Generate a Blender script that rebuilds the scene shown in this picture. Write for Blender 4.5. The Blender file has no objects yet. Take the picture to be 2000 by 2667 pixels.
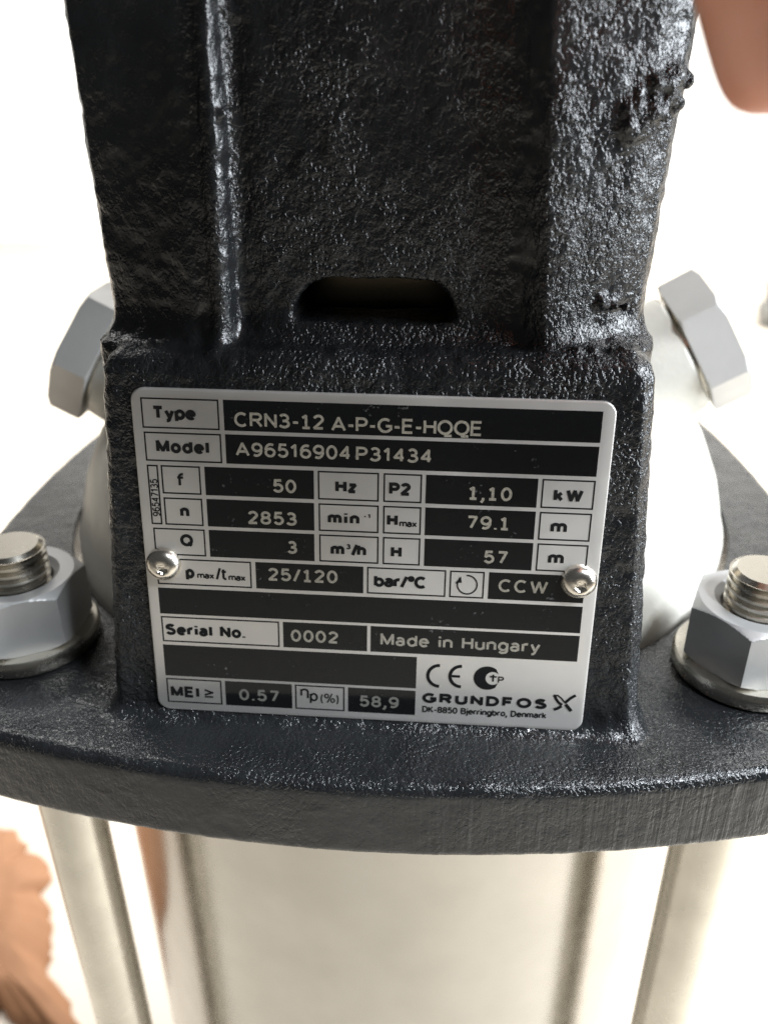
import bpy, bmesh, math, random
from mathutils import Vector, Matrix, noise
random.seed(7)
sc = bpy.context.scene
MM = 0.001
PI = math.pi

# ------------------------------------------------------------------ camera
CAM = Vector((12.832, -222.787, 110.100)) * MM
PITCH, YAW, ROLL, FPX = 0.485519, -0.077330, -0.006808, 2230.44
fw = Vector((math.sin(YAW) * math.cos(PITCH), math.cos(YAW) * math.cos(PITCH), -math.sin(PITCH)))
rt = Vector((math.cos(YAW), -math.sin(YAW), 0)); up = rt.cross(fw)
rt2 = math.cos(ROLL) * rt + math.sin(ROLL) * up
up2 = -math.sin(ROLL) * rt + math.cos(ROLL) * up
cd = bpy.data.cameras.new('camera'); cam = bpy.data.objects.new('camera', cd)
sc.collection.objects.link(cam); sc.camera = cam
Mx = Matrix((rt2, up2, -fw)).transposed().to_4x4(); Mx.translation = CAM
cam.matrix_world = Mx
cd.sensor_fit = 'VERTICAL'; cd.sensor_height = 36; cd.lens = 36 * FPX / 2667
cd.clip_start = 0.01; cd.clip_end = 100
cd.dof.use_dof = True; cd.dof.focus_distance = 0.146; cd.dof.aperture_fstop = 15.0

# ------------------------------------------------------------------ world, lamps, exposure
w = bpy.data.worlds.new('World'); sc.world = w; w.use_nodes = True
bg = w.node_tree.nodes['Background']
bg.inputs[0].default_value = (0.94, 0.97, 1.0, 1); bg.inputs[1].default_value = 0.06

def area(name, loc, target, sx, sy, power, col):
    l = bpy.data.lights.new(name, 'AREA'); l.shape = 'RECTANGLE'; l.size = sx; l.size_y = sy
    l.energy = power; l.color = col
    o = bpy.data.objects.new(name, l); sc.collection.objects.link(o)
    o.location = loc
    o.rotation_euler = (Vector(target) - Vector(loc)).to_track_quat('-Z', 'Y').to_euler()
    return o
area('window_light', (0.95, -0.20, 0.36), (0, -0.08, 0.04), 0.40, 0.80, 25, (0.88, 0.94, 1.0))
area('backdrop_fill', (0.3, 0.9, 1.4), (0.2, 2.4, -0.1), 3.2, 1.0, 178, (1.0, 0.98, 0.96))  # added fill without a known source, whitens the floor and wall behind
area('lamp_light', (0.52, -0.46, 0.88), (0, -0.09, 0.03), 0.13, 0.18, 12, (0.88, 0.94, 1.0))
sc.cycles.use_denoising = True; sc.cycles.denoiser = 'OPENIMAGEDENOISE'
sc.cycles.denoising_input_passes = 'RGB_ALBEDO_NORMAL'; sc.cycles.denoising_prefilter = 'NONE'
sc.view_settings.view_transform = 'Standard'; sc.view_settings.look = 'None'
sc.view_settings.exposure = 0.0; sc.view_settings.gamma = 1.0; sc.view_settings.use_curve_mapping = False

# ------------------------------------------------------------------ helpers
def tag(o, label=None, cat=None, group=None, kind=None):
    if label: o['label'] = label
    if cat: o['category'] = cat
    if group: o['group'] = group
    if kind: o['kind'] = kind
    return o

def link(name, me, mat=None, parent=None, smooth=False):
    o = bpy.data.objects.new(name, me); sc.collection.objects.link(o)
    if mat: me.materials.append(mat)
    if parent: o.parent = parent
    if smooth:
        me.polygons.foreach_set('use_smooth', [True] * len(me.polygons))
    return o

def mesh(name, verts, faces, s=MM):
    me = bpy.data.meshes.new(name)
    me.from_pydata([(v[0] * s, v[1] * s, v[2] * s) for v in verts], [], faces)
    me.update(); return me

def sharp(me, deg=35):
    bm = bmesh.new(); bm.from_mesh(me)
    for e in bm.edges:
        if len(e.link_faces) == 2 and e.calc_face_angle(0) > math.radians(deg): e.smooth = False
    for f in bm.faces: f.smooth = True
    bm.to_mesh(me); bm.free()

def lathe(profile, n=64, closed_top=True, closed_bot=True):
    V, F = [], []
    for r, z in profile:
        for i in range(n):
            a = 2 * PI * i / n; V.append((r * math.cos(a), r * math.sin(a), z))
    m = len(profile)
    for k in range(m - 1):
        for i in range(n):
            j = (i + 1) % n
            F.append((k * n + i, k * n + j, (k + 1) * n + j, (k + 1) * n + i))
    if closed_bot: F.append(tuple(range(n - 1, -1, -1)))
    if closed_top: F.append(tuple(range((m - 1) * n, m * n)))
    return V, F

def loft(rings):
    n = len(rings[0]); V = [p for r in rings for p in r]; F = []
    for k in range(len(rings) - 1):
        for i in range(n):
            j = (i + 1) % n
            F.append((k * n + i, k * n + j, (k + 1) * n + j, (k + 1) * n + i))
    F.append(tuple(range(n - 1, -1, -1))); F.append(tuple(range((len(rings) - 1) * n, len(rings) * n)))
    return V, F

def evaluated_mesh(o):
    dg = bpy.context.evaluated_depsgraph_get()
    return bpy.data.meshes.new_from_object(o.evaluated_get(dg))

# ------------------------------------------------------------------ materials
class NT:
    def __init__(s, name):
        s.m = bpy.data.materials.new(name); s.m.use_nodes = True; s.t = s.m.node_tree
        s.b = s.t.nodes['Principled BSDF']
    def n(s, typ, **kw):
        nd = s.t.nodes.new(typ)
        for k, v in kw.items():
            if k in nd.inputs: nd.inputs[k].default_value = v
            else: setattr(nd, k, v)
        return nd
    def l(s, a, b): s.t.links.new(a, b)
    def set(s, **kw):
        for k, v in kw.items(): s.b.inputs[k.replace('_', ' ')].default_value = v
    def coord(s): return s.n('ShaderNodeTexCoord').outputs['Object']
    def noise(s, co, scale, detail=3, rough=0.5, dim='3D'):
        nd = s.n('ShaderNodeTexNoise'); nd.inputs['Scale'].default_value = scale
        nd.inputs['Detail'].default_value = detail; nd.inputs['Roughness'].default_value = rough
        s.l(co, nd.inputs['Vector']); return nd.outputs['Fac']
    def ramp(s, fac, stops):
        nd = s.n('ShaderNodeValToRGB'); e = nd.color_ramp.elements
        while len(e) < len(stops): e.new(0.5)
        for i, (p, c) in enumerate(stops): e[i].position = p; e[i].color = (*c, 1) if len(c) == 3 else c
        s.l(fac, nd.inputs[0]); return nd.outputs[0]
    def scaled(s, co, sc3):
        nd = s.n('ShaderNodeMapping'); nd.inputs['Scale'].default_value = sc3
        s.l(co, nd.inputs['Vector']); return nd.outputs[0]
    def math(s, op, a, b):
        nd = s.n('ShaderNodeMath', operation=op)
        for i, v in enumerate((a, b)):
            if isinstance(v, (int, float)): nd.inputs[i].default_value = v
            else: s.l(v, nd.inputs[i])
        return nd.outputs[0]
    def bump(s, h, strength, dist, prev=None):
        nd = s.n('ShaderNodeBump'); nd.inputs['Strength'].default_value = strength
        nd.inputs['Distance'].default_value = dist
        s.l(h, nd.inputs['Height'])
        if prev: s.l(prev, nd.inputs['Normal'])
        return nd.outputs['Normal']
    def normal(s, nrm): s.l(nrm, s.b.inputs['Normal'])

def mat_cast():
    k = NT('black_cast_paint'); co = k.coord()
    k.l(k.ramp(k.noise(co, 90, 4), [(0.3, (0.0098, 0.0106, 0.0116)), (0.7, (0.016, 0.0172, 0.0185))]), k.b.inputs['Base Color'])
    k.l(k.ramp(k.noise(co, 160, 3), [(0.35, (0.14,) * 3), (0.7, (0.27,) * 3)]), k.b.inputs['Roughness'])
    k.set(IOR=1.5, Specular_IOR_Level=0.5)
    coarse = k.noise(co, 520, 2, .5)
    pits = k.n('ShaderNodeMapRange', interpolation_type='SMOOTHSTEP'); pits.inputs['From Min'].default_value = .34; pits.inputs['From Max'].default_value = .56
    k.l(k.noise(k.scaled(co, (1, 1, .72)), 1500, 2, .5), pits.inputs['Value'])
    fine = k.math('ADD', k.math('MULTIPLY', pits.outputs[0], .34), k.math('MULTIPLY', k.noise(co, 2600, 2, .5), .3))
    # mould streaks running down the rim of the flange
    streak = k.noise(k.scaled(co, (700, 700, 14)), 1.0, 3, .6)
    sep = k.n('ShaderNodeSeparateXYZ'); k.l(co, sep.inputs[0])
    below = k.math('LESS_THAN', sep.outputs['Z'], -0.0034)
    xr = k.n('ShaderNodeMapRange'); xr.inputs['From Min'].default_value = -0.03; xr.inputs['From Max'].default_value = 0.06
    k.l(sep.outputs['X'], xr.inputs['Value'])
    sm = k.math('MULTIPLY', k.math('MULTIPLY', streak, below), xr.outputs[0])
    h = k.math('ADD', k.math('MULTIPLY', fine, 1.0), k.math('MULTIPLY', coarse, .5))
    patch = k.n('ShaderNodeMapRange', interpolation_type='SMOOTHSTEP'); patch.inputs['From Min'].default_value = .36; patch.inputs['From Max'].default_value = .66
    patch.inputs['To Min'].default_value = .45; patch.inputs['To Max'].default_value = 1.15
    k.l(k.noise(co, 75, 3, .55), patch.inputs['Value'])
    h = k.math('MULTIPLY', h, patch.outputs[0])
    ontop = k.math('LESS_THAN', sep.outputs['Z'], 0.0004)
    h = k.math('MULTIPLY', h, k.math('SUBTRACT', 1.0, k.math('MULTIPLY', ontop, .25)))
    h2 = k.math('ADD', k.math('MULTIPLY', h, k.math('SUBTRACT', 1.0, k.math('MULTIPLY', below, 0.68))), k.math('MULTIPLY', sm, 0.9))
    # smoother skin on the left ear and along the two steps of the pillar
    def band(v, a, b):
        r = k.n('ShaderNodeMapRange', interpolation_type='SMOOTHSTEP'); r.inputs['From Min'].default_value = a; r.inputs['From Max'].default_value = b
        k.l(v, r.inputs['Value']); return r.outputs[0]
    zup = band(sep.outputs['Z'], .066, .070)
    left = k.math('MULTIPLY', band(sep.outputs['X'], -.0255, -.0285), zup)
    xw = k.math('ADD', sep.outputs['X'], k.math('MULTIPLY', k.math('SUBTRACT', k.noise(co, 260, 2), .5), .004))
    stepl = k.math('MULTIPLY', k.math('SUBTRACT', 1.0, band(k.math('ABSOLUTE', k.math('ADD', xw, .0226), 0.0), .0005, .0022)), zup)
    stepr = k.math('MULTIPLY', k.math('SUBTRACT', 1.0, band(k.math('ABSOLUTE', k.math('SUBTRACT', xw, .0245), 0.0), .0010, .0028)), zup)
    calm = k.math('MAXIMUM', k.math('MULTIPLY', left, .62), k.math('MAXIMUM', k.math('MULTIPLY', stepl, .6), k.math('MULTIPLY', stepr, .7)))
    k.normal(k.bump(k.math('MULTIPLY', h2, k.math('SUBTRACT', 1.0, calm)), 1.0, 0.00042))
    return k.m

def mat_metal(name, col, rough, metallic=1.0, grain=None, gs=0.00003, var=0.08):
    k = NT(name); co = k.coord()
    c1 = tuple(c * (1 - var) for c in col); c2 = tuple(min(1, c * (1 + var)) for c in col)
    k.l(k.ramp(k.noise(co, 70, 4), [(0.3, c1), (0.7, c2)]), k.b.inputs['Base Color'])
    k.l(k.ramp(k.noise(co, 130, 3), [(0.3, (rough * .85,) * 3), (0.7, (min(1, rough * 1.15),) * 3)]), k.b.inputs['Roughness'])
    k.set(Metallic=metallic)
    if grain: k.normal(k.bump(k.noise(k.scaled(co, grain), 1.0, 3, .6), 1.0, gs))
    return k.m

M_CAST = mat_cast()
M_PLATE = mat_metal('satin_aluminium', (0.74, 0.715, 0.68), 0.40, 0.6, (60, 2600, 400), 0.000012, 0.03)
M_STEEL = mat_metal('brushed_stainless', (0.46, 0.44, 0.405), 0.17, 1.0, (300, 300, 6000), 0.000010, 0.04)
M_ROD_ = mat_metal('drawn_stainless', (0.66, 0.62, 0.57), 0.30, 1.0, (900, 900, 60), 0.00001, 0.05)
M_THREAD = mat_metal('threaded_stainless', (0.54, 0.51, 0.45), 0.26, 1.0, None, 0, 0.08)
M_NUT = mat_metal('zinc_nut', (0.49, 0.49, 0.485), 0.46, 0.5, (500, 500, 500), 0.000025, 0.08)
M_WASH = mat_metal('steel_washer', (0.66, 0.62, 0.54), 0.26, 1.0, (300, 300, 300), 0.00002, 0.08)
M_HEAD = mat_metal('grey_cast_stainless', (0.66, 0.64, 0.58), 0.5, 0.25, (700, 700, 700), 0.00008, 0.06)
M_PLUG = mat_metal('grey_plug', (0.60, 0.59, 0.57), 0.45, 0.2, (500, 500, 500), 0.00004, 0.05)
M_FIT = mat_metal('dull_fitting', (0.22, 0.22, 0.21), 0.5, 0.3, (500, 500, 500), 0.00004, 0.1)
M_RIVET = mat_metal('polished_rivet', (0.86, 0.80, 0.71), 0.24, 1.0, (500, 500, 500), 0.00002, 0.04)
M_GUARD = mat_metal('dark_guard_steel', (0.20, 0.165, 0.11), 0.3, 1.0)
M_COUP = mat_metal('coupling_steel', (0.45, 0.38, 0.28), 0.3, 1.0)

def mat_ink():
    k = NT('black_print'); co = k.coord()
    k.set(IOR=1.5)
    dust = k.ramp(k.math('MULTIPLY', k.noise(co, 1500, 1, .5), k.noise(co, 160, 3, .6)), [(0.40, (0.007, 0.0075, 0.008)), (0.50, (0.10, 0.10, 0.10))])
    k.l(dust, k.b.inputs['Base Color'])
    k.l(k.ramp(k.noise(co, 220, 4, .6), [(0.35, (0.06,) * 3), (0.75, (0.15,) * 3)]), k.b.inputs['Roughness'])
    return k.m
def mat_inkflat():
    k = NT('black_line_print'); k.set(Base_Color=(0.006, 0.006, 0.0065, 1), Roughness=0.6, Specular_IOR_Level=0.25); return k.m
def mat_etch():
    k = NT('etched_silver'); co = k.coord()
    k.l(k.ramp(k.noise(co, 2600, 2, .5), [(0.35, (0.34, 0.32, 0.27)), (0.65, (0.50, 0.47, 0.40))]), k.b.inputs['Base Color'])
    k.set(Metallic=0.5, Roughness=0.55); return k.m
M_INK, M_LINE, M_ETCH = mat_ink(), mat_inkflat(), mat_etch()
M_FAINT = mat_metal('faint_etching', (0.24, 0.235, 0.21), 0.55, 0.4, None, 0, 0.1)

def mat_floor():
    k = NT('pale_floor'); co = k.coord()
    k.l(k.ramp(k.noise(co, 6, 5, .6), [(0.3, (0.70, 0.625, 0.52)), (0.7, (0.77, 0.70, 0.60))]), k.b.inputs['Base Color'])
    k.set(Roughness=0.5); k.normal(k.bump(k.noise(co, 60, 4), .3, .002)); return k.m
def mat_wall():
    k = NT('white_wall'); co = k.coord()
    k.l(k.ramp(k.noise(co, 12, 4), [(0.3, (0.78, 0.78, 0.76)), (0.7, (0.82, 0.82, 0.80))]), k.b.inputs['Base Color'])
    k.set(Roughness=0.8); k.normal(k.bump(k.noise(co, 200, 3), .2, .001)); return k.m
def mat_paper():
    k = NT('brown_paper'); co = k.coord()
    k.l(k.ramp(k.noise(co, 14, 5, .6), [(0.3, (0.32, 0.155, 0.075)), (0.7, (0.41, 0.21, 0.11))]), k.b.inputs['Base Color'])
    k.set(Roughness=0.75); k.normal(k.bump(k.noise(co, 150, 4), .5, .001)); return k.m
def mat_skin():
    k = NT('skin'); co = k.coord()
    k.l(k.ramp(k.noise(co, 130, 4), [(0.3, (0.72, 0.33, 0.22)), (0.7, (0.80, 0.41, 0.30))]), k.b.inputs['Base Color'])
    k.set(Roughness=0.45, Subsurface_Weight=0.4, Subsurface_Scale=0.004)
    k.b.inputs['Subsurface Radius'].default_value = (1.0, 0.35, 0.2)
    k.normal(k.bump(k.noise(co, 1500, 3), .3, .0002)); return k.m
def mat_nail():
    k = NT('nail'); k.set(Base_Color=(0.68, 0.40, 0.31, 1), Roughness=0.25); return k.m

# ------------------------------------------------------------------ setting
FLOOR = -450.0
fl = link('floor', mesh('floor', [(-4000, -4000, FLOOR), (4000, -4000, FLOOR), (4000, 2800, FLOOR), (-4000, 2800, FLOOR)], [(0, 1, 2, 3)]), mat_floor())
tag(fl, kind='structure')
wl = link('wall', mesh('wall', [(x, y, z) for z in (FLOOR, 2100) for (x, y) in ((-4000, 2800), (4000, 2800), (4000, 2900), (-4000, 2900))],
     [(0, 1, 5, 4), (1, 2, 6, 5), (2, 3, 7, 6), (3, 0, 4, 7), (4, 5, 6, 7)]), mat_wall())
tag(wl, kind='structure')

# ------------------------------------------------------------------ the pump
pump = bpy.data.objects.new('pump', None); sc.collection.objects.link(pump)
pump.location = (0, 0, FLOOR * MM); pump.empty_display_size = 0.05
tag(pump, 'upright black cast iron and stainless steel pump carrying a silver nameplate', 'pump')
UP = -FLOOR * MM                       # parts are built about the flange, so lift them by this much
def part(name, me, mat, smooth=False, loc=(0, 0, 0), rotz=0, parent=None):
    o = link(name, me, mat, parent or pump, smooth)
    if parent is None: o.location = (loc[0] * MM, loc[1] * MM, loc[2] * MM + UP)
    else: o.location = Vector(loc) * MM
    o.rotation_euler = (0, 0, rotz)
    return o

# ---- motor stool: low-poly solids, exact booleans, then one cast skin
def tmp(V, F):
    me = mesh('solid', V, F)
    bm = bmesh.new(); bm.from_mesh(me); bmesh.ops.recalc_face_normals(bm, faces=bm.faces); bm.to_mesh(me); bm.free()
    o = bpy.data.objects.new('solid', me); sc.collection.objects.link(o); return o
trash = []
def boolean(a, b, op):
    md = a.modifiers.new('b', 'BOOLEAN'); md.operation = op; md.object = b; md.solver = 'EXACT'
    me = evaluated_mesh(a); a.modifiers.clear(); a.data = me; trash.append(b)

def round_square(ax, ay, bulge, rc, z, inset=0.0):
    """rounded square whose sides bow outwards; ax, ay: half sizes at the middle of a side"""
    pts = []
    hx, hy = ax - bulge, ay - bulge
    for q in range(4):
        cx = (hx - rc) * (1, -1, -1, 1)[q]; cy = (hy - rc) * (1, 1, -1, -1)[q]
        for i in range(9):
            a = q * PI / 2 + i * PI / 16
            pts.append([cx + rc * math.cos(a), cy + rc * math.sin(a)])
        # bowed side towards the next corner
        a = (q + 1) * PI / 2
        ex, ey = pts[-1]
        nq = (q + 1) % 4
        nx = (hx - rc) * (1, -1, -1, 1)[nq] + rc * math.cos(a); ny = (hy - rc) * (1, 1, -1, -1)[nq] + rc * math.sin(a)
        for i in range(1, 16):
            t = i / 16
            pts.append([ex + (nx - ex) * t, ey + (ny - ey) * t])
    out = []
    for x, y in pts:
        u = min(1, abs(x) / hx); v = min(1, abs(y) / hy)
        by = bulge * (1 - u * u) * (v ** 6); bx = bulge * (1 - v * v) * (u ** 6)
        x2 = x + math.copysign(bx, x); y2 = y + math.copysign(by, y)
        r = math.hypot(x2, y2); k = (r - inset) / r
        out.append((x2 * k, y2 * k, z))
    return out
AX, AY, BU, RC = 108.5, 114.8, 14.5, 20
base = tmp(*loft([round_square(AX, AY, BU, RC, -18, 1.0), round_square(AX, AY, BU, RC, -17), round_square(AX, AY, BU, RC, -3.4, 0.5),
                  round_square(AX, AY, BU, RC, -2.2, 1.1), round_square(AX, AY, BU, RC, -1.5, 2.4)]))
TT = math.tan(0.128396)
def box_solid(s):
    # lower box that carries the plate, with a small foot where it grows out of the flange
    def ring(z, e, f):
        x0, x1 = -49.3 + 0.071 * z - e, 50.3 - 0.060 * z + e
        yf = -97.9 + z * TT - f
        c = 2.2
        return [(x0, -45, z), (x1, -45, z), (x1, yf + c, z), (x1 - c, yf, z), (x0 + 1.2, yf, z), (x0, yf + 1.2, z)]
    rs = [ring(-4, 1.8, 2.4), ring(-1.2, 1.5, 1.9), ring(-.4, .7, .8), ring(.8, 0, 0.2), ring(6, 0, 0), ring(64.5, 0, 0), ring(66.8, -.8, -.9), ring(67.8, -2.4, -2.6)]
    rs = [[(x, y * s, z) for x, y, z in r] for r in rs]
    return tmp(*loft(rs))
def pillar_solid(s):
    def ring(z):
        t = (z - 68) / 50.0
        rl = -24.6 + 1.7 * t; rr = 26.2 - 3.0 * t
        ol = -46.0 - 0.5 * max(0, t); orr = 46.1 + 2.4 * t
        p = [(ol, -52), (ol, -76.2), (ol + 1.2, -78.6), (ol + 6, -80.6), (rl - 5, -84.0), (rl - 2.5, -83.4), (rl - 1.1, -84.7), (rl + 0.2, -84.9), (rl + 1.2, -83.6), (rl + 1.9, -81.3), (rl + 3.4, -80.7), (rl + 6.5, -81.2),
             (0, -81.6), (rr - 5, -81.2), (rr - 1.6, -81.5), (rr + 0.2, -83.0), (rr + 2.4, -84.4), (rr + 5, -83.8), (orr - 6, -79.0), (orr - 1.5, -75.8), (orr, -73), (orr, -52)]
        return [(x, y * s, z) for x, y in p]
    return ring
for s in (1, -1):
    b = box_solid(s); boolean(base, b, 'UNION')
    rg = pillar_solid(s)
    def flare(z, e):
        return [(x * (1 + e * .012), y + (-s) * e, zz) for x, y, zz in rg(z)]
    p = tmp(*loft([flare(60, 4.0), flare(67.2, 3.6), flare(68.6, 1.5), flare(70.4, .4), flare(73, 0), rg(95), rg(120), rg(152)]))
    boolean(base, p, 'UNION')
# top ring for the motor
V, F = lathe([(92, 150), (95, 153), (95, 163), (92, 166)], 72)
boolean(base, tmp(V, F), 'UNION')
# inside: opening over the pump head and a round well up to the motor
V, F = lathe([(90.2, -30), (90.2, 0.6), (89.5, 4), (87, 14), (82.5, 24), (77, 32), (72, 37), (71.5, 60), (71.5, 200)], 96)
boolean(base, tmp(V, F), 'DIFFERENCE')
# hand-cast vent slot, front and back
slot2d = [(-13.4, 71.2), (-13.0, 73.6), (-11.8, 75.8), (-9.8, 77.6), (-7.4, 78.5), (9.2, 78.2), (11.4, 77.3), (13.0, 75.6), (14.0, 73.4), (14.3, 71.1)]
for s in (1, -1):
    cut = tmp(*loft([[(x, yy * s, z) for x, z in slot2d] for yy in (-100, -60)]))
    boolean(base, cut, 'DIFFERENCE')
# bolt holes
for sx in (1, -1):
    for sy in (1, -1):
        V, F = lathe([(8.6, -25), (8.6, 10)], 32)
        boolean(base, tmp([(x + 76 * sx, y + 76 * sy, z) for x, y, z in V], F), 'DIFFERENCE')
# casting scab on the right ear of the pillar: lumps that merge into the skin
bm = bmesh.new(); bm.from_mesh(base.data)
rnd = random.Random(3)
def lump(c, r):
    g = bmesh.ops.create_icosphere(bm, subdivisions=1, radius=r * MM)
    q = rnd.random() * 6
    for v in g['verts']:
        v.co = Vector((v.co.x * rnd.uniform(.7, 1.2), v.co.y * rnd.uniform(.7, 1.1), v.co.z * rnd.uniform(.7, 1.3))) + Vector(c) * MM
for i in range(46):
    t = rnd.random(); a = rnd.uniform(-1, 1) * (1 - .35 * t)
    z = 101.5 + a * 4.0 + 4.5 * t; x = 38.5 + 8.0 * t
    y = -80.9 + (x - 37.5) * .36 + (0.0 if t < .7 else .8)
    lump((x + rnd.uniform(-.8, .8), y + rnd.uniform(-.5, .5), z), rnd.uniform(.6, 1.7))
for i in range(5): lump((48.0 + rnd.uniform(-.6, .3), -74.5 + rnd.uniform(-1, 1), 107.5 + rnd.uniform(-1.2, 1.0)), rnd.uniform(.7, 1.2))
for i in range(10):           # ragged flash along the left step and small scabs on the ledge
    z = rnd.uniform(72, 124); t = (z - 68) / 50
    lump((-24.6 + 1.7 * t + rnd.uniform(-.7, 1.6), -83.6 + rnd.uniform(-.1, .8), z), rnd.uniform(.5, 1.15))
for i in range(14): lump((rnd.uniform(30, 43), -84.5 + rnd.uniform(-1.5, 1.5) + 0.0, rnd.uniform(67.6, 68.6)), rnd.uniform(.5, 1.2))
for i in range(9): lump((rnd.uniform(35, 43), -81.0 + rnd.uniform(-.3, 1.0) , 74.6 + rnd.uniform(-.5, .6)), rnd.uniform(.5, .9))
bm.to_mesh(base.data); bm.free()
md = base.modifiers.new('skin', 'REMESH'); md.mode = 'VOXEL'; md.voxel_size = 0.00055; md.use_smooth_shade = True
md = base.modifiers.new('soft', 'SMOOTH'); md.factor = 0.5; md.iterations = 2
cast_me = evaluated_mesh(base); trash.append(base)
for t in trash: bpy.data.objects.remove(t)
# sand-cast unevenness in the skin itself
import numpy as np
n = len(cast_me.vertices)
co = np.empty(n * 3, np.float32); cast_me.vertices.foreach_get('co', co); co = co.reshape(-1, 3)
no = np.empty(n * 3, np.float32); cast_me.vertex_normals.foreach_get('vector', no); no = no.reshape(-1, 3)
def vnoise(P, seed):
    r = np.random.RandomState(seed); T = r.rand(64, 64, 64).astype(np.float32)
    i = np.floor(P).astype(int); f = P - i; f = f * f * (3 - 2 * f)
    out = 0
    for dx in (0, 1):
        for dy in (0, 1):
            for dz in (0, 1):
                wgt = (f[:, 0] if dx else 1 - f[:, 0]) * (f[:, 1] if dy else 1 - f[:, 1]) * (f[:, 2] if dz else 1 - f[:, 2])
                out = out + wgt * T[(i[:, 0] + dx) % 64, (i[:, 1] + dy) % 64, (i[:, 2] + dz) % 64]
    return out - .5
P = co / MM
flat = np.where(co[:, 2] < -0.0012, 0.3, 1.0)
d = vnoise(P / 7.0, 1) * .24 * flat + (vnoise(P / 2.6, 2) * .34 + vnoise(P / 1.25, 3) * .26 + vnoise(P / .8, 4) * .14) * flat
co = co + no * (d * MM)[:, None]
cast_me.vertices.foreach_set('co', co.astype(np.float32).ravel()); cast_me.update()
part('motor_stool', cast_me, M_CAST, True)

def hex_rings(R, z0, z1, cb, ct, slope, N=144):
    """rings of a hexagon whose corners are turned off by a cone at both ends"""
    def hexr(a): return R * math.cos(PI / 6) / math.cos((a % (PI / 3)) - PI / 6)
    zs = [z0 + i * .28 for i in range(5)] + [z1 - 1.9 + i * .19 for i in range(11)]
    out = []
    for z in zs:
        cap = min(cb + (z - z0) * slope, ct + (z1 - z) * slope)
        out.append([(min(hexr(2 * PI * i / N), cap) * math.cos(2 * PI * i / N), min(hexr(2 * PI * i / N), cap) * math.sin(2 * PI * i / N), z) for i in range(N)])
    return out
# ---- pump head (dome) with bosses and plugs
prof = [(88.6, -14), (88.6, 0), (87.6, 3), (86.6, 7), (85, 13), (80.6, 23), (77, 27.5), (70, 32), (58, 36), (40, 39), (20, 40), (4, 40)]
V, F = lathe(prof, 96)
me = mesh('pump_head', V, F); sharp(me, 40)
head = part('pump_head', me, M_HEAD)
for s, (cx, cy, cz), el, R6_, a0, hh in ((1, (74.9, 1.0, 42.2), .53, 18.2, -.23, 10.6), (-1, (-77.3, -4.5, 39.3), .49, 18.9, -.54, 9.6)):
    ax = Vector((math.cos(el) * s, 0, math.sin(el))); e1 = Vector((-math.sin(el) * s, 0, math.cos(el))); e2 = Vector((0, -1, 0))
    c0 = Vector((cx, cy, cz))
    def place(V, F, name, mat, deg=40):
        me = mesh(name, [c0 + e1 * v[0] + e2 * v[1] + ax * v[2] for v in V], F)
        bm = bmesh.new(); bm.from_mesh(me); bmesh.ops.recalc_face_normals(bm, faces=bm.faces); bm.to_mesh(me); bm.free()
        sharp(me, deg); return link(name, me, mat, head)
    place(*lathe([(18.5, -26), (17.2, -14), (16.2, -4), (15.9, -1.2), (15.2, -0.6)], 48), 'boss', M_HEAD)
    place(*lathe([(14.4, -0.7), (14.4, .5)], 40), 'gasket', M_WASH)
    am = a0 - PI / 6 + PI / 2
    rr = hex_rings(R6_, .4, hh, R6_ - .6, R6_ * .92, 1.8)
    ca, sa = math.cos(am), math.sin(am)
    rr = [[(x * ca - y * sa, x * sa + y * ca, z) for x, y, z in r] for r in rr]
    place(*loft(rr), 'plug', M_PLUG, 24)

# ---- outer sleeve, coupling, base
me = mesh('sleeve', *lathe([(87, -419), (89, -417), (89, -16.5), (86, -16.2)], 160)); sharp(me, 40)
part('sleeve', me, M_STEEL)
me = mesh('shaft_coupling', *lathe([(9, 47), (9, 62), (26, 62), (27, 63), (27, 84), (29, 85), (29, 91), (27, 92), (27, 140), (26, 141)], 64)); sharp(me, 30)
part('shaft_coupling', me, M_COUP)
for s in (1, -1):  # guard sheets added close behind the slots so the openings stay dark
    gv, gf = [], []
    for i in range(25):
        a = math.radians(-90 * s - 40 + 80 * i / 24)
        for r in (67.0, 68.2):
            for z in (36, 146): gv.append((r * math.cos(a), r * math.sin(a), z))
    for i in range(24):
        o = i * 4; gf += [(o, o + 4, o + 5, o + 1), (o + 2, o + 3, o + 7, o + 6), (o + 1, o + 5, o + 7, o + 3), (o, o + 2, o + 6, o + 4)]
    gf += [(0, 1, 3, 2), (96, 98, 99, 97)]
    me = mesh('coupling_guard', gv, gf); sharp(me, 40)
    part('coupling_guard', me, M_GUARD)
prof = [(60, 165), (94, 166.2), (94, 178), (72, 182)]  # unseen motor body, added to keep light out of the well below
for i in range(11): prof += [(72, 186 + i * 12), (84, 187 + i * 12), (84, 189 + i * 12), (72, 190 + i * 12)]
prof += [(78, 322), (70, 345), (40, 352)]
me = mesh('motor', *lathe(prof, 96)); sharp(me, 30)
part('motor', me, M_CAST)
rings = [round_square(104, 104, 14, 30, -450 + .5), round_square(108, 108, 14, 32, -446), round_square(108, 108, 14, 32, -424), round_square(104, 104, 14, 30, -418)]
me = mesh('foot', *loft(rings)); sharp(me, 30)
part('foot', me, M_CAST)

# ---- stay bolts with nuts and washers
prof = [(7.4, -425), (7.4, -1)]
z = -1.0
while z < 20.6:                          # thread
    prof += [(6.9, z + .25), (6.0, z + .75), (6.0, z + .95), (6.9, z + 1.45)]; z += 1.75
prof += [(6.5, 21.4), (5.6, 22.2)]
bolt_me = mesh('stay_bolt', *lathe(prof, 48)); sharp(bolt_me, 28)
V, F = [], []
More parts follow.
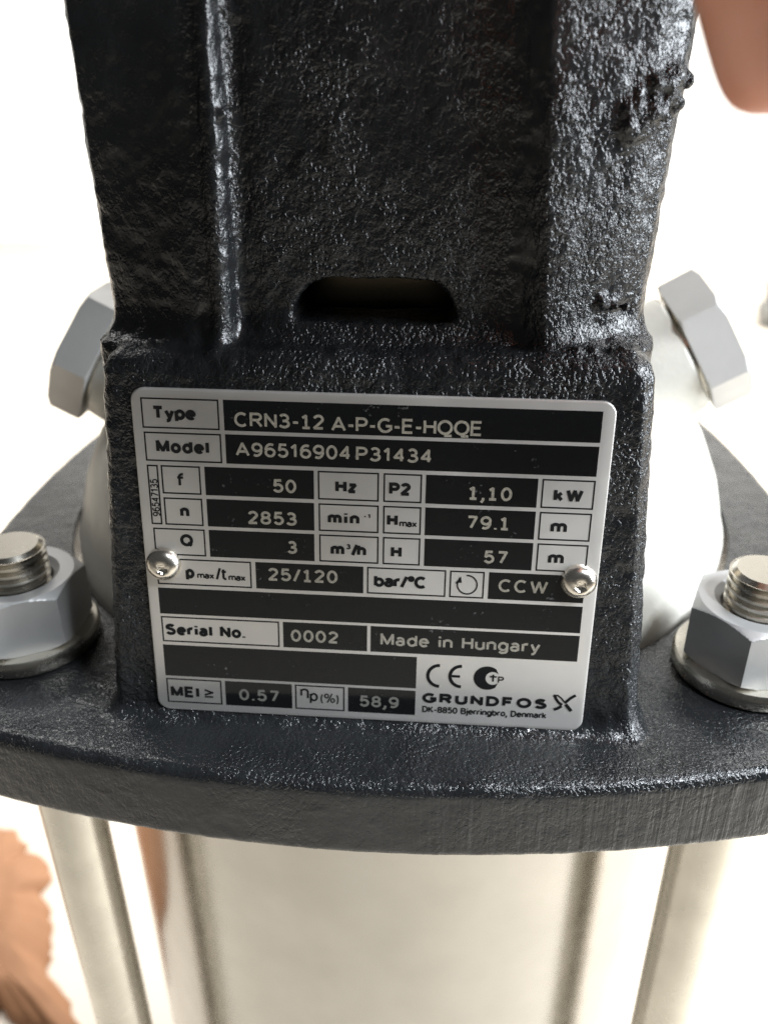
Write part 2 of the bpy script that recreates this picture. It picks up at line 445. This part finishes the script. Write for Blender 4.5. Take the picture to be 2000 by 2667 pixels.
# nut: hexagon with chamfered corners, built from a fine ring
def nut_mesh():
    N = 144
    prof = hex_rings(13.7, 2.5, 15.2, 12.4, 11.6, 1.7, N)
    for r, z in ((8.7, 15.2), (7.3, 14.0), (7.3, 2.6)):
        prof.append([(r * math.cos(2 * PI * i / N), r * math.sin(2 * PI * i / N), z) for i in range(N)])
    V = [p for r in prof for p in r]; F = []
    m = len(prof)
    for k in range(m):
        k2 = (k + 1) % m
        for i in range(N):
            j = (i + 1) % N; F.append((k * N + i, k * N + j, k2 * N + j, k2 * N + i))
    me = mesh('nut', V, F); sharp(me, 24); return me
nut_me = nut_mesh()
Vw, Fw = [], []
def tube_ring(prof, N=72):
    V, F = [], []
    for r, z in prof:
        V += [(r * math.cos(2 * PI * i / N), r * math.sin(2 * PI * i / N), z) for i in range(N)]
    m = len(prof)
    for k in range(m):
        k2 = (k + 1) % m
        for i in range(N):
            j = (i + 1) % N; F.append((k * N + i, k * N + j, k2 * N + j, k2 * N + i))
    return V, F
wash_me = mesh('washer', *tube_ring([(14.2, -1.3), (14.75, -.7), (14.75, 1.7), (14.3, 2.45), (8.0, 2.45), (7.7, 2.0), (7.7, -1.3)])); sharp(wash_me, 50)
bolt_me.materials.append(M_THREAD); nut_me.materials.append(M_NUT); wash_me.materials.append(M_WASH)
for (x, y, rot) in ((76, -76, -112.7), (-76, -76, -32.3), (76, 76, 20), (-76, 76, 48)):
    b = bpy.data.objects.new('stay_bolt', bolt_me); sc.collection.objects.link(b); b.parent = pump
    b.location = (x * MM, y * MM, UP)
    for nm, me in (('nut', nut_me), ('washer', wash_me)):
        o = bpy.data.objects.new(nm, me); sc.collection.objects.link(o); o.parent = b
        o.rotation_euler = (0, 0, math.radians(rot))

# ------------------------------------------------------------------ nameplate
W, H = 80.0, 62.36
O = Vector((-40.3286, -98.7456, 0.4189)); pu = Vector((0.999945, -0.001347, -0.010431)); pv = Vector((0.010517, 0.128036, 0.991714))
pn = pu.cross(pv).normalized()
def rrect(x0, y0, x1, y1, r, z, n=8):
    P = []
    for cx, cy, a0 in ((x1 - r, y1 - r, 0), (x0 + r, y1 - r, 90), (x0 + r, y0 + r, 180), (x1 - r, y0 + r, 270)):
        for i in range(n + 1):
            a = math.radians(a0 + 90 * i / n); P.append((cx + r * math.cos(a), cy + r * math.sin(a), z))
    return P
me = mesh('nameplate', *loft([rrect(.1, .1, W - .1, H - .1, 2.2, -.85), rrect(0, 0, W, H, 2.3, -.7), rrect(0, 0, W, H, 2.3, -.22), rrect(.08, .08, W - .08, H - .08, 2.25, -.06), rrect(.25, .25, W - .25, H - .25, 2.1, 0)]))
sharp(me, 60)
plate = link('nameplate', me, M_PLATE, pump)
plate.matrix_local = Matrix.Translation((0, 0, UP)) @ (Matrix.Translation(O * MM) @ Matrix((pu, pv, pn)).transposed().to_4x4())

E1, E2 = 0.02, 0.045         # print stands a hair proud of the metal, lettering a hair proud of the print
def prism(x0, y0, x1, y1, z0, z1, b):
    V = [(x, y, z) for z in (z0, z1) for x, y in ((x0, y0), (x1, y0), (x1, y1), (x0, y1))]
    F = [(4, 5, 6, 7), (0, 1, 5, 4), (1, 2, 6, 5), (2, 3, 7, 6), (3, 0, 4, 7)]
    o = len(b[0]); b[0].extend(V); b[1].extend([tuple(i + o for i in f) for f in F])
def field(x0, x1, y0, y1):
    b = ([], []); prism(x0, y0, x1, y1, 0.002, E1, b); link('printed_field', mesh('printed_field', *b), M_INK, plate)
def frame(x0, x1, y0, y1, t=0.27):
    b = ([], [])
    prism(x0, y0, x1, y0 + t, .002, E1, b); prism(x0, y1 - t, x1, y1, .002, E1, b)
    prism(x0, y0 + t, x0 + t, y1 - t, .002, E1, b); prism(x1 - t, y0 + t, x1, y1 - t, .002, E1, b)
    link('printed_frame', mesh('printed_frame', *b), M_LINE, plate)
R1, R2, R3, R4, R5, R6, R7, R8, R9 = (55.5, 60.75), (49.7, 54.85), (43.85, 49.0), (38.05, 43.15), (32.25, 37.4), (26.43, 31.6), (20.5, 25.73), (14.72, 19.95), (1.65, 6.9)
for x0, x1, r in ((15.7, 77.82, R1), (15.75, 77.78, R2), (11.85, 30.68, R3), (11.88, 30.65, R4), (11.95, 30.6, R5), (49.7, 68.37, R3), (49.75, 68.38, R4), (49.8, 68.39, R5),
                  (20.0, 39.22, R6), (61.2, 77.78, R6), (1.95, 77.83, R7), (24.6, 39.98, R8), (40.6, 77.85, R8), (1.95, 49.1, (7.45, 14.05)), (13.25, 25.93, R9), (36.5, 49.06, R9)):
    field(x0, x1, *r)
for x0, x1, r in ((1.69, 14.92, R1), (1.78, 15.05, R2), (1.82, 3.76, (38.05, 49.0)), (4.25, 11.1, R3), (4.3, 11.13, R4), (2.0, 11.23, R5), (31.36, 41.78, R3), (31.42, 41.8, R4), (31.45, 41.85, R5),
                  (42.55, 49.05, R3), (42.55, 49.08, R4), (42.58, 49.08, R5), (69.05, 77.8, R3), (69.05, 77.77, R4), (69.1, 77.74, R5), (2.0, 19.22, R6), (39.86, 53.76, R6), (54.42, 60.45, R6),
                  (2.02, 23.9, R8), (2.0, 12.56, R9), (26.52, 35.84, R9)):
    frame(x0, x1, *r)

# ---- a small stroke alphabet (cap height 1)
def AR(cx, cy, rx, ry, a0, a1, n=None):
    n = n or max(4, int(abs(a1 - a0) / 15))
    return [(cx + rx * math.cos(math.radians(a0 + (a1 - a0) * i / n)), cy + ry * math.sin(math.radians(a0 + (a1 - a0) * i / n))) for i in range(n + 1)]
X = 0.70
bowl = AR(.26, X / 2, .26, X / 2, 0, 360, 24)
G = {
 ' ': (.22, []), '-': (.30, [[(0, .40), (.30, .40)]]), '.': (.02, [[(.01, -.07), (.01, .08)]]), ',': (.06, [[(.05, .12), (.05, -.06), (-.07, -.32)]]),
 '/': (.32, [[(-.02, -.06), (.34, 1.06)]]), '(': (.16, [AR(.30, .38, .30, .70, 130, 230)]), ')': (.16, [AR(-.14, .38, .30, .70, 50, -50)]),
 '°': (.26, [AR(.13, .84, .13, .16, 0, 360, 16)]), '≥': (.52, [[(0, .86), (.52, .55), (0, .24)], [(0, 0), (.52, 0)]]),
 '%': (.86, [AR(.16, .76, .16, .24, 0, 360, 16), AR(.70, .24, .16, .24, 0, 360, 16), [(.22, -.05), (.64, 1.05)]]),
 'A': (.74, [[(0, 0), (.37, 1), (.74, 0)], [(.13, .32), (.61, .32)]]),
 'B': (.58, [[(0, 0), (0, 1), (.34, 1)] + AR(.34, .765, .20, .235, 90, -90)[1:] + [(0, .53)], [(.34, .53)] + AR(.36, .265, .22, .265, 90, -90)[1:] + [(0, 0)]]),
 'C': (.68, [AR(.37, .5, .37, .5, 48, 312)]),
 'D': (.64, [[(0, 0), (0, 1), (.26, 1)] + AR(.26, .5, .38, .5, 90, -90)[1:] + [(0, 0)]]),
 'E': (.54, [[(.54, 1), (0, 1), (0, 0), (.54, 0)], [(0, .53), (.49, .53)]]),
 'F': (.52, [[(.52, 1), (0, 1), (0, 0)], [(0, .5), (.46, .5)]]),
 'G': (.72, [AR(.38, .5, .38, .5, 50, 330) + [(.72, .25), (.72, .46), (.42, .46)]]),
 'H': (.60, [[(0, 0), (0, 1)], [(.60, 0), (.60, 1)], [(0, .53), (.60, .53)]]),
 'I': (.04, [[(.02, 0), (.02, 1)]]),
 'K': (.62, [[(0, 0), (0, 1)], [(.58, 1), (.02, .40)], [(.20, .58), (.62, 0)]]),
 'M': (.74, [[(0, 0), (0, 1), (.37, .08), (.74, 1), (.74, 0)]]),
 'N': (.60, [[(0, 0), (0, 1), (.60, 0), (.60, 1)]]),
 'O': (.76, [AR(.38, .5, .38, .5, 0, 360, 28)]),
 'P': (.56, [[(0, 0), (0, 1), (.32, 1)] + AR(.32, .73, .24, .27, 90, -90)[1:] + [(0, .46)]]),
 'Q': (.76, [AR(.38, .5, .38, .5, 0, 360, 28), [(.46, .24), (.76, -.06)]]),
 'Ⓠ': (.76, [AR(.38, .5, .38, .5, 0, 360, 28), [(.34, -.16), (.78, -.16)]]),
 'R': (.62, [[(0, 0), (0, 1), (.36, 1)] + AR(.36, .75, .23, .25, 90, -90)[1:] + [(0, .50)], [(.32, .50), (.62, 0)]]),
 'S': (.58, [AR(.29, .76, .27, .24, 28, 200) + AR(.29, .265, .29, .265, 75, -160)]),
 'T': (.64, [[(0, 1), (.64, 1)], [(.32, 1), (.32, 0)]]),
 'U': (.60, [[(0, 1), (0, .30)] + AR(.30, .30, .30, .30, 180, 360) + [(.60, 1)]]),
 'W': (.98, [[(0, 1), (.25, 0), (.49, .94), (.73, 0), (.98, 1)]]),
 'a': (.48, [AR(.23, .50, .21, .20, 155, 0) + [(.45, 0)], AR(.22, .20, .22, .20, 0, 360, 20)]),
 'b': (.52, [[(0, 0), (0, 1)], bowl]), 'd': (.52, [[(.52, 0), (.52, 1)], bowl]), 'p': (.52, [[(0, X), (0, -.28)], bowl]),
 'e': (.52, [[(.03, .37), (.52, .37)] + AR(.26, .35, .26, .35, 4, 318)]),
 'f': (.30, [[(.11, 0), (.11, .82)] + AR(.27, .82, .16, .18, 180, 80), [(0, X), (.29, X)]]),
 'g': (.52, [bowl, [(.52, X), (.52, -.06)] + AR(.26, -.06, .26, .22, 0, -155)]),
 'h': (.48, [[(0, 0), (0, 1)], [(0, .44)] + AR(.24, .46, .24, .24, 160, 0) + [(.48, 0)]]),
 'i': (.03, [[(.015, 0), (.015, X)], [(.015, .88), (.015, 1.04)]]),
 'j': (.06, [[(.05, X), (.05, -.14)] + AR(-.07, -.14, .12, .14, 0, -90), [(.05, .88), (.05, 1.04)]]),
 'k': (.46, [[(0, 0), (0, 1)], [(.43, X), (.02, .28)], [(.16, .43), (.46, 0)]]),
 'l': (.03, [[(.015, 0), (.015, 1)]]),
 'm': (.82, [[(0, 0), (0, X)], [(0, .44)] + AR(.205, .48, .205, .22, 160, 0) + [(.41, 0)], [(.41, .44)] + AR(.615, .48, .205, .22, 160, 0) + [(.82, 0)]]),
 'n': (.48, [[(0, 0), (0, X)], [(0, .44)] + AR(.24, .46, .24, .24, 160, 0) + [(.48, 0)]]),
 'η': (.48, [[(0, 0), (0, X)], [(0, .44)] + AR(.24, .46, .24, .24, 160, 0) + [(.48, -.26)]]),
 'o': (.52, [bowl]),
 'r': (.28, [[(0, 0), (0, X)], [(0, .42)] + AR(.24, .44, .24, .26, 165, 70)]),
 't': (.28, [[(.11, .92), (.11, .16)] + AR(.25, .16, .14, .16, 180, 285), [(0, X), (.28, X)]]),
 'u': (.48, [[(0, X), (0, .24)] + AR(.24, .24, .24, .24, 180, 360), [(.48, X), (.48, 0)]]),
 'x': (.46, [[(0, X), (.46, 0)], [(.46, X), (0, 0)]]),
 'y': (.50, [[(0, X), (.26, .02)], [(.50, X), (.24, -.06)] + AR(.06, -.08, .18, .18, -10, -100)]),
 'z': (.44, [[(0, X), (.44, X), (0, 0), (.44, 0)]]),
 '0': (.54, [AR(.27, .5, .27, .5, 0, 360, 28)]), '1': (.34, [[(0, .74), (.24, 1), (.24, 0)]]),
 '①': (.44, [[(0, .80), (.22, .98), (.22, 0)], [(0, 0), (.44, 0)]]),
 '2': (.52, [AR(.26, .73, .25, .27, 165, -25) + [(.0, 0), (.52, 0)]]),
 '3': (.52, [AR(.24, .75, .23, .25, 150, -90) + [(.16, .50)], [(.24, .50)] + AR(.24, .26, .28, .26, 80, -155)]),
 '4': (.56, [[(.42, 0), (.42, 1), (0, .28), (.56, .28)]]),
 '5': (.52, [[(.48, 1), (.09, 1), (.04, .52)] + AR(.25, .32, .27, .32, 128, -155)]),
 '6': (.54, [AR(.27, .31, .27, .31, 0, 360, 24), AR(.32, .50, .32, .50, 180, 60)]),
 '7': (.52, [[(0, 1), (.52, 1), (.18, 0)]]),
 '8': (.52, [AR(.26, .76, .23, .24, 0, 360, 22), AR(.26, .26, .26, .26, 0, 360, 24)]),
 '9': (.54, [AR(.27, .69, .27, .31, 0, 360, 24), AR(.22, .50, .32, .50, 0, -120)]),
}
def ribbon(pts, wd, z, b):
    P = [pts[0]]
    for p in pts[1:]:
        if math.hypot(p[0] - P[-1][0], p[1] - P[-1][1]) > 1e-5: P.append(p)
    n = len(P); closed = n > 3 and math.hypot(P[0][0] - P[-1][0], P[0][1] - P[-1][1]) < 1e-4
    L, Rr = [], []
    def nrm(a, c):
        dx, dy = c[0] - a[0], c[1] - a[1]; l = math.hypot(dx, dy) or 1; return (-dy / l, dx / l)
    for i in range(n):
        if closed: n0 = nrm(P[i - 1] if i > 0 else P[-2], P[i]); n1 = nrm(P[i], P[i + 1] if i < n - 1 else P[1])
        else: n0 = nrm(P[max(0, i - 1)], P[max(1, i)]); n1 = nrm(P[min(n - 2, i)], P[min(n - 1, i + 1)])
        mx, my = n0[0] + n1[0], n0[1] + n1[1]; l = math.hypot(mx, my)
        if l < .25: mx, my, k = n0[0], n0[1], 1
        else: mx, my = mx / l, my / l; k = min(1.9, 1 / max(.3, mx * n0[0] + my * n0[1]))
        h = wd / 2 * k
        L.append((P[i][0] + mx * h, P[i][1] + my * h)); Rr.append((P[i][0] - mx * h, P[i][1] - my * h))
    o = len(b[0])
    for p, r in zip(L, Rr): b[0].append((p[0], p[1], z)); b[0].append((r[0], r[1], z))
    for i in range(n - 1): b[1].append((o + 2 * i, o + 2 * i + 1, o + 2 * i + 3, o + 2 * i + 2))
def text(s, x0, x1, y, h, wd, mat, asp=1.32, rot=False):
    """one line of lettering: outer left x0, outer right x1, baseline y, cap height h, stroke width wd (mm)"""
    ky = h - wd
    w0 = sum(G[c][0] for c in s); ng = max(1, len(s) - 1)
    gap = min(.85, max(.16, ((x1 - x0 - wd) / (ky * asp) - w0) / ng))
    pen, sk = 0.0, []
    for c in s:
        wdt, st = G[c]
        for q in st: sk.append([(px + pen, py) for px, py in q])
        pen += wdt + gap
    xs = [p[0] for q in sk for p in q]; a, bmax = min(xs), max(xs)
    kx = ((x1 - x0) - wd) / max(.0001, bmax - a) if bmax - a > .06 else 1.0
    b = ([], []); z = E2
    for i, q in enumerate(sk):
        pts = [((px - a) * kx + x0 + wd / 2, py * ky + y + wd / 2) for px, py in q]
        run = [pts[0]]; runs = []
        for m in range(1, len(pts)):                     # break the stroke where it doubles back, so corners keep their weight
            run.append(pts[m])
            if m < len(pts) - 1:
                ax, ay = pts[m][0] - pts[m - 1][0], pts[m][1] - pts[m - 1][1]; bx, by = pts[m + 1][0] - pts[m][0], pts[m + 1][1] - pts[m][1]
                if abs(math.atan2(ax * by - ay * bx, ax * bx + ay * by)) > math.radians(100): runs.append(run); run = [pts[m]]
        runs.append(run)
        for m, rn in enumerate(runs):
            rn = list(rn)
            def ext(p, q2):
                l = math.hypot(p[0] - q2[0], p[1] - q2[1]) or 1; e = wd * .22 / l
                return (p[0] + (p[0] - q2[0]) * e, p[1] + (p[1] - q2[1]) * e)
            if m > 0: rn[0] = ext(rn[0], rn[1])
            if m < len(runs) - 1: rn[-1] = ext(rn[-1], rn[-2])
            ribbon(rn, wd, z + ((i + 2 * m) % 5) * 0.003, b)
    if rot:                                            # reads upwards: swap axes about (x0, y)
        b = ([(x0 - (vy - y), y + (vx - x0), vz) for vx, vy, vz in b[0]], b[1])
    return link('lettering', mesh('lettering', *b), mat, plate)
K, S = M_LINE, M_ETCH
BW, TW = 0.60, 0.44
text('Type', 3.5, 11.0, 57.05, 2.35, BW, K); text('Model', 3.75, 12.9, 51.2, 2.35, BW, K)
text('f', 6.8, 8.3, 45.25, 2.45, .44, K); text('n', 7.08, 8.72, 39.55, 2.4, BW, K); text('Q', 6.7, 9.05, 34.05, 2.35, BW, K)
text('CRN3-①2', 17.45, 32.55, 56.2, 2.55, TW, S); text('A-P-G-E-HⓆⓆE', 33.7, 58.65, 55.98, 2.55, TW, S)
text('A96516904', 17.4, 37.0, 51.08, 2.5, TW, S); text('P31434', 37.85, 50.6, 51.0, 2.5, TW, S)
text('50', 23.6, 27.65, 44.8, 2.45, .47, S); text('2853', 19.0, 27.6, 38.82, 2.48, .47, S); text('3', 25.8, 27.55, 33.5, 2.45, .47, S)
text('Hz', 34.35, 38.05, 45.2, 2.3, BW, K); text('min', 33.0, 38.5, 39.43, 2.3, BW, K); text('-1', 39.2, 40.35, 40.7, .85, .22, K)
text('m', 33.45, 35.88, 33.57, 2.35, BW, K); text('3', 36.2, 36.97, 34.8, .98, .22, K); text('/h', 37.0, 39.7, 33.55, 2.35, BW, K)
text('P2', 43.5, 47.2, 45.12, 2.3, BW, K); text('H', 43.22, 45.1, 39.45, 2.3, BW, K); text('max', 45.35, 48.4, 39.42, 1.3, .26, K); text('H', 44.0, 45.9, 33.55, 2.3, BW, K)
text('①,①0', 56.9, 64.2, 44.82, 2.47, .47, S); text('79.①', 56.88, 64.1, 39.53, 2.47, .47, S); text('57', 60.1, 64.18, 33.24, 2.45, .47, S)
text('kW', 71.1, 76.0, 45.1, 2.35, BW, K); text('m', 71.05, 73.8, 39.4, 2.45, BW, K); text('m', 71.08, 73.78, 33.6, 2.45, BW, K)
text('p', 7.25, 8.88, 27.82, 2.45, BW, K); text('max', 9.33, 12.45, 27.9, 1.3, .27, K); text('/', 12.7, 13.75, 27.8, 2.4, .42, K); text('t', 13.6, 14.85, 27.8, 2.45, .44, K); text('max', 15.02, 18.13, 27.76, 1.3, .27, K)
text('25/①20', 22.2, 34.65, 28.12, 2.5, .47, S); text('bar/°C', 41.1, 50.3, 27.82, 2.4, BW, K); text('CCW', 62.95, 71.5, 27.9, 2.5, .44, S)
text('Serial No.', 2.72, 17.6, 16.12, 2.35, BW, K); text('0002', 26.0, 34.7, 16.02, 2.48, .47, S); text('Made in Hungary', 42.4, 71.1, 16.14, 2.5, .45, S)
text('MEI', 2.72, 8.2, 2.86, 2.4, BW, K); text('≥', 9.08, 11.0, 3.05, 2.1, .36, K); text('0.57', 15.85, 23.45, 2.9, 2.48, .47, M_FAINT)
text('η', 27.53, 29.13, 4.45, 2.3, .36, K); text('p', 29.3, 30.85, 3.52, 2.4, .36, K); text('(%)', 31.35, 34.76, 3.35, 2.0, .24, K); text('58,9', 38.65, 46.0, 2.92, 2.45, .47, M_FAINT)
text('96547135', 3.52, 10.42, 39.55, 1.35, .20, K, 1.0, rot=True)
# maker's wordmark, wide and heavy
text('GRUNDFOS', 50.35, 73.2, 4.45, 2.2, .62, K, 1.75); text('DK-8850 Bjerringbro, Denmark', 50.4, 73.35, 2.42, 1.38, .27, K, 1.1)
# emblem after the wordmark: two crossing blades
def strokes(name, lst, mat):
    b = ([], [])
    for i, (pts, wd) in enumerate(lst): ribbon(pts, wd, E2 + .003 * i, b)
    return link(name, mesh(name, *b), mat, plate)
strokes('emblem', [([(74.25, 7.55), (74.55, 7.35), (74.75, 6.8), (75.3, 6.05), (76.0, 5.55)], .52), ([(74.3, 7.5), (75.0, 7.55), (75.7, 7.0), (76.35, 6.2)], .30), ([(78.25, 7.75), (77.4, 7.1), (76.4, 6.0)], .55),
                   ([(75.9, 5.35), (75.2, 4.75), (74.55, 4.5)], .60), ([(76.6, 5.75), (77.2, 5.0), (77.75, 4.35)], .62)], K)
# conformity marks
strokes('conformity_mark', [(AR(53.35, 10.35, 2.15, 2.2, 90, 270, 16), .62), (AR(57.35, 10.45, 2.1, 2.15, 90, 270, 16), .62), ([(55.3, 10.45), (57.1, 10.45)], .5)], K)
b = ([], [])
N = 26
for i in range(N + 1):
    t = i / N; a = math.radians(52 + (308 - 52) * t); a2 = math.radians(38 + (322 - 38) * t)
    b[0].append((62.05 + 2.5 * math.cos(a), 10.4 + 2.45 * math.sin(a), E2)); b[0].append((63.05 + 1.32 * math.cos(a2), 10.4 + 1.35 * math.sin(a2), E2))
for i in range(N): b[1].append((2 * i, 2 * i + 1, 2 * i + 3, 2 * i + 2))
link('certification_mark', mesh('certification_mark', *b), K, plate)
strokes('lettering', [([(63.1, 11.2), (63.1, 9.75)], .34), ([(62.5, 10.75), (63.75, 10.75)], .32), ([(64.1, 9.6), (64.1, 10.75), (64.6, 10.75)] + AR(64.6, 10.45, .35, .3, 90, -90) + [(64.1, 10.15)], .26)], K)
# turning-direction sign
ar = AR(57.5, 29.0, 1.72, 1.78, 96, -205, 40)
strokes('rotation_sign', [(ar, .26), ([(55.55, 29.1), (56.1, 30.25), (56.5, 29.35)], .12)], K)
b = ([(55.45, 29.3, E2 + .01), (56.55, 29.35, E2 + .01), (56.35, 30.55, E2 + .01)], [(0, 1, 2)])
link('rotation_arrowhead', mesh('rotation_arrowhead', *b), K, plate)
# drive rivets with a dimpled head
for cx, cy, sg in ((3.45, 30.55, 0.6), (76.65, 30.7, 1.9)):
    N = 40; prof = [(3.15, .03), (3.12, .35), (2.9, .95), (2.45, 1.5), (1.85, 1.86), (1.05, 2.0), (.92, 1.94), (.78, 1.6), (.6, 1.5), (.12, 1.48)]
    V, F = lathe(prof, N)
    V2 = []
    for (x, y, z) in V:
        r = math.hypot(x, y); a = math.atan2(y, x)
        if r < 1.07: r *= 1 + .14 * math.cos(5 * a + sg)            # uneven drive recess, a little off centre
        dx, dy = (0.18, -.35) if r < 1.6 else (0, 0)
        V2.append((r * math.cos(a) + cx + dx, r * math.sin(a) + cy + dy, z))
    me = mesh('rivet', V2, F); sharp(me, 50); link('rivet', me, M_RIVET, plate)

# ------------------------------------------------------------------ hand beside the casting
def ray(px, py, depth):
    d = fw + rt2 * ((px - 1000) / FPX) - up2 * ((py - 1333.5) / FPX)
    return CAM / MM + d * depth
def skin_figure(name, verts, edges, radii, root, mat):
    me = bpy.data.meshes.new(name); me.from_pydata([tuple(Vector(v) * MM) for v in verts], edges, []); me.update()
    o = bpy.data.objects.new(name, me); sc.collection.objects.link(o)
    o.modifiers.new('skin', 'SKIN'); sd = o.modifiers.new('sub', 'SUBSURF'); sd.levels = 3; sd.render_levels = 3
    sv = me.skin_vertices[0].data
    for i, r in enumerate(radii): sv[i].radius = (r * MM, r * MM); sv[i].use_root = (i == root)
    m2 = evaluated_mesh(o); bpy.data.objects.remove(o)
    return link(name, m2, mat, None, True)
tip = ray(2130, 300, 82.0)
V, Eg, Rd = [], [], []
def addv(p, r): V.append(tuple(p)); Rd.append(r); return len(V) - 1
wrist = addv(tip + Vector((62, 6, 178)), 22)
palm = addv(tip + Vector((42, 4, 135)), 19)
Eg.append((wrist, palm))
def finger(off, lens, lean, r0, curl):
    base = tip + Vector(off)
    k = addv(base + Vector((0, 0, lens)), r0 * 1.25); Eg.append((palm, k))
    prev = k
    for t, rr, c in ((.62, 1.12, .3), (.56, 1.12, .34), (.30, 1.02, .7), (.26, 1.02, .74), (.10, .96, .9), (0.03, .80, .96)):
        i = addv(base + Vector((lean * (1 - t), curl * c, lens * t)), r0 * rr); Eg.append((prev, i)); prev = i
finger((-28, 0, -1.5), 72, 28, 8.9, 0)
finger((6, 1, 8), 84, 22, 8.2, 2)
finger((26, 3, 14), 80, 20, 7.8, 4)
finger((44, 6, 26), 66, 18, 6.8, 7)
a1 = addv(tip + Vector((20, 26, 132)), 12); a2 = addv(tip + Vector((8, 44, 108)), 10); a3 = addv(tip + Vector((4, 54, 84)), 9); a4 = addv(tip + Vector((5, 58, 72)), 6.5)
Eg += [(palm, a1), (a1, a2), (a2, a3), (a3, a4)]
hand = skin_figure('hand', V, Eg, Rd, wrist, mat_skin())
tag(hand, 'bare fingers hanging down next to the scabbed edge of the black casting', 'hand')
Mn = mat_nail()
for off in ((0, 0, -1.5), (28, 3, 8), (46, 7, 14), (62, 13, 26)):
    b = ([], [])
    for i in range(7):
        for j in range(6):
            a = math.radians(-60 + 20 * i); b[0].append((4.6 * math.sin(a) - 3.5, 6.6 * math.cos(a) + .6, 8.0 + 2.0 * j - .35 * abs(i - 3) * (1 if j < 2 else 0)))
    for i in range(6):
        for j in range(5): b[1].append((i * 6 + j, i * 6 + j + 1, i * 6 + j + 7, i * 6 + j + 6))
    c = tip + Vector(off)
    me = mesh('fingernail', [Vector(v) + c for v in b[0]], b[1]); link('fingernail', me, Mn, hand, True)

# ------------------------------------------------------------------ brown paper heap on the floor
def floor_pt(px, py, z=FLOOR):
    d = fw + rt2 * ((px - 1000) / FPX) - up2 * ((py - 1333.5) / FPX)
    s = (z - CAM.z / MM) / d.z; return CAM / MM + d * s
edge = [floor_pt(*p) for p in ((0, 2165), (45, 2175), (95, 2235), (143, 2262), (140, 2300), (118, 2330), (138, 2400), (128, 2480), (130, 2560), (160, 2610), (215, 2667), (170, 2720), (90, 2680), (0, 2640))]
edge += [Vector((-330, 40, FLOOR)), Vector((-420, 20, FLOOR)), Vector((-520, 60, FLOOR)), Vector((-560, 160, FLOOR)), Vector((-520, 270, FLOOR)), Vector((-430, 310, FLOOR))]
ctr = sum(edge, Vector()) / len(edge)
# resample the outline and roughen it
ol = []
for i, p in enumerate(edge):
    q = edge[(i + 1) % len(edge)]
    for k in range(6):
        v = p.lerp(q, k / 6); ol.append(v + Vector((noise.noise(v * .09) * 7, noise.noise(v * .09 + Vector((9, 3, 1))) * 7, 0)))
b = ([], []); NR = 22; n = len(ol)
for j in range(NR + 1):
    t = j / NR
    for v in ol:
        p = v.lerp(ctr, t)
        h = 2.0 + 26 * min(1, t * 3.0) ** .6 * (.6 + .3 * noise.noise(p * .014)) + 2.5 * noise.noise(p * .05) * min(1, t * 6)
        b[0].append((p.x, p.y, FLOOR + max(1.0, h)))
for j in range(NR):
    for i in range(n):
        k = (i + 1) % n; b[1].append((j * n + i, j * n + k, (j + 1) * n + k, (j + 1) * n + i))
o0 = len(b[0])
b[0].extend([(v.x, v.y, FLOOR + .4) for v in ol])
for i in range(n):
    k = (i + 1) % n; b[1].append((o0 + i, o0 + k, k, i))
pp_ = link('packing_paper', mesh('packing_paper', *b), mat_paper(), None, True)
tag(pp_, 'crumpled brown packing paper with ragged edge lying on the pale floor', 'paper')

# ------------------------------------------------------------------ small grey fitting standing on the floor behind
c = floor_pt(2012, 850)
def fitting():
    r = bpy.data.objects.new('pipe_fitting', None); sc.collection.objects.link(r); r.location = c * MM
    tag(r, 'small grey metal pipe fitting standing on the floor behind the pump', 'fitting')
    def hexr(rad, z): return [(rad * math.cos(i * PI / 3 + .3), rad * math.sin(i * PI / 3 + .3), z) for i in range(6)]
    me = mesh('hexagon', *loft([hexr(42, 18), hexr(46, 22), hexr(46, 50), hexr(42, 54)])); sharp(me, 25); link('hexagon', me, M_FIT, r)
    me = mesh('threaded_end', *lathe([(30, 0.5), (33, 2), (30, 5), (33, 8), (30, 11), (33, 14), (30, 18)], 32)); sharp(me, 40); link('threaded_end', me, M_FIT, r)
    me = mesh('spigot', *lathe([(31, 54), (31, 92), (35, 94), (35, 104), (29, 106), (27, 90)], 40)); sharp(me, 40); link('spigot', me, M_FIT, r)
fitting()
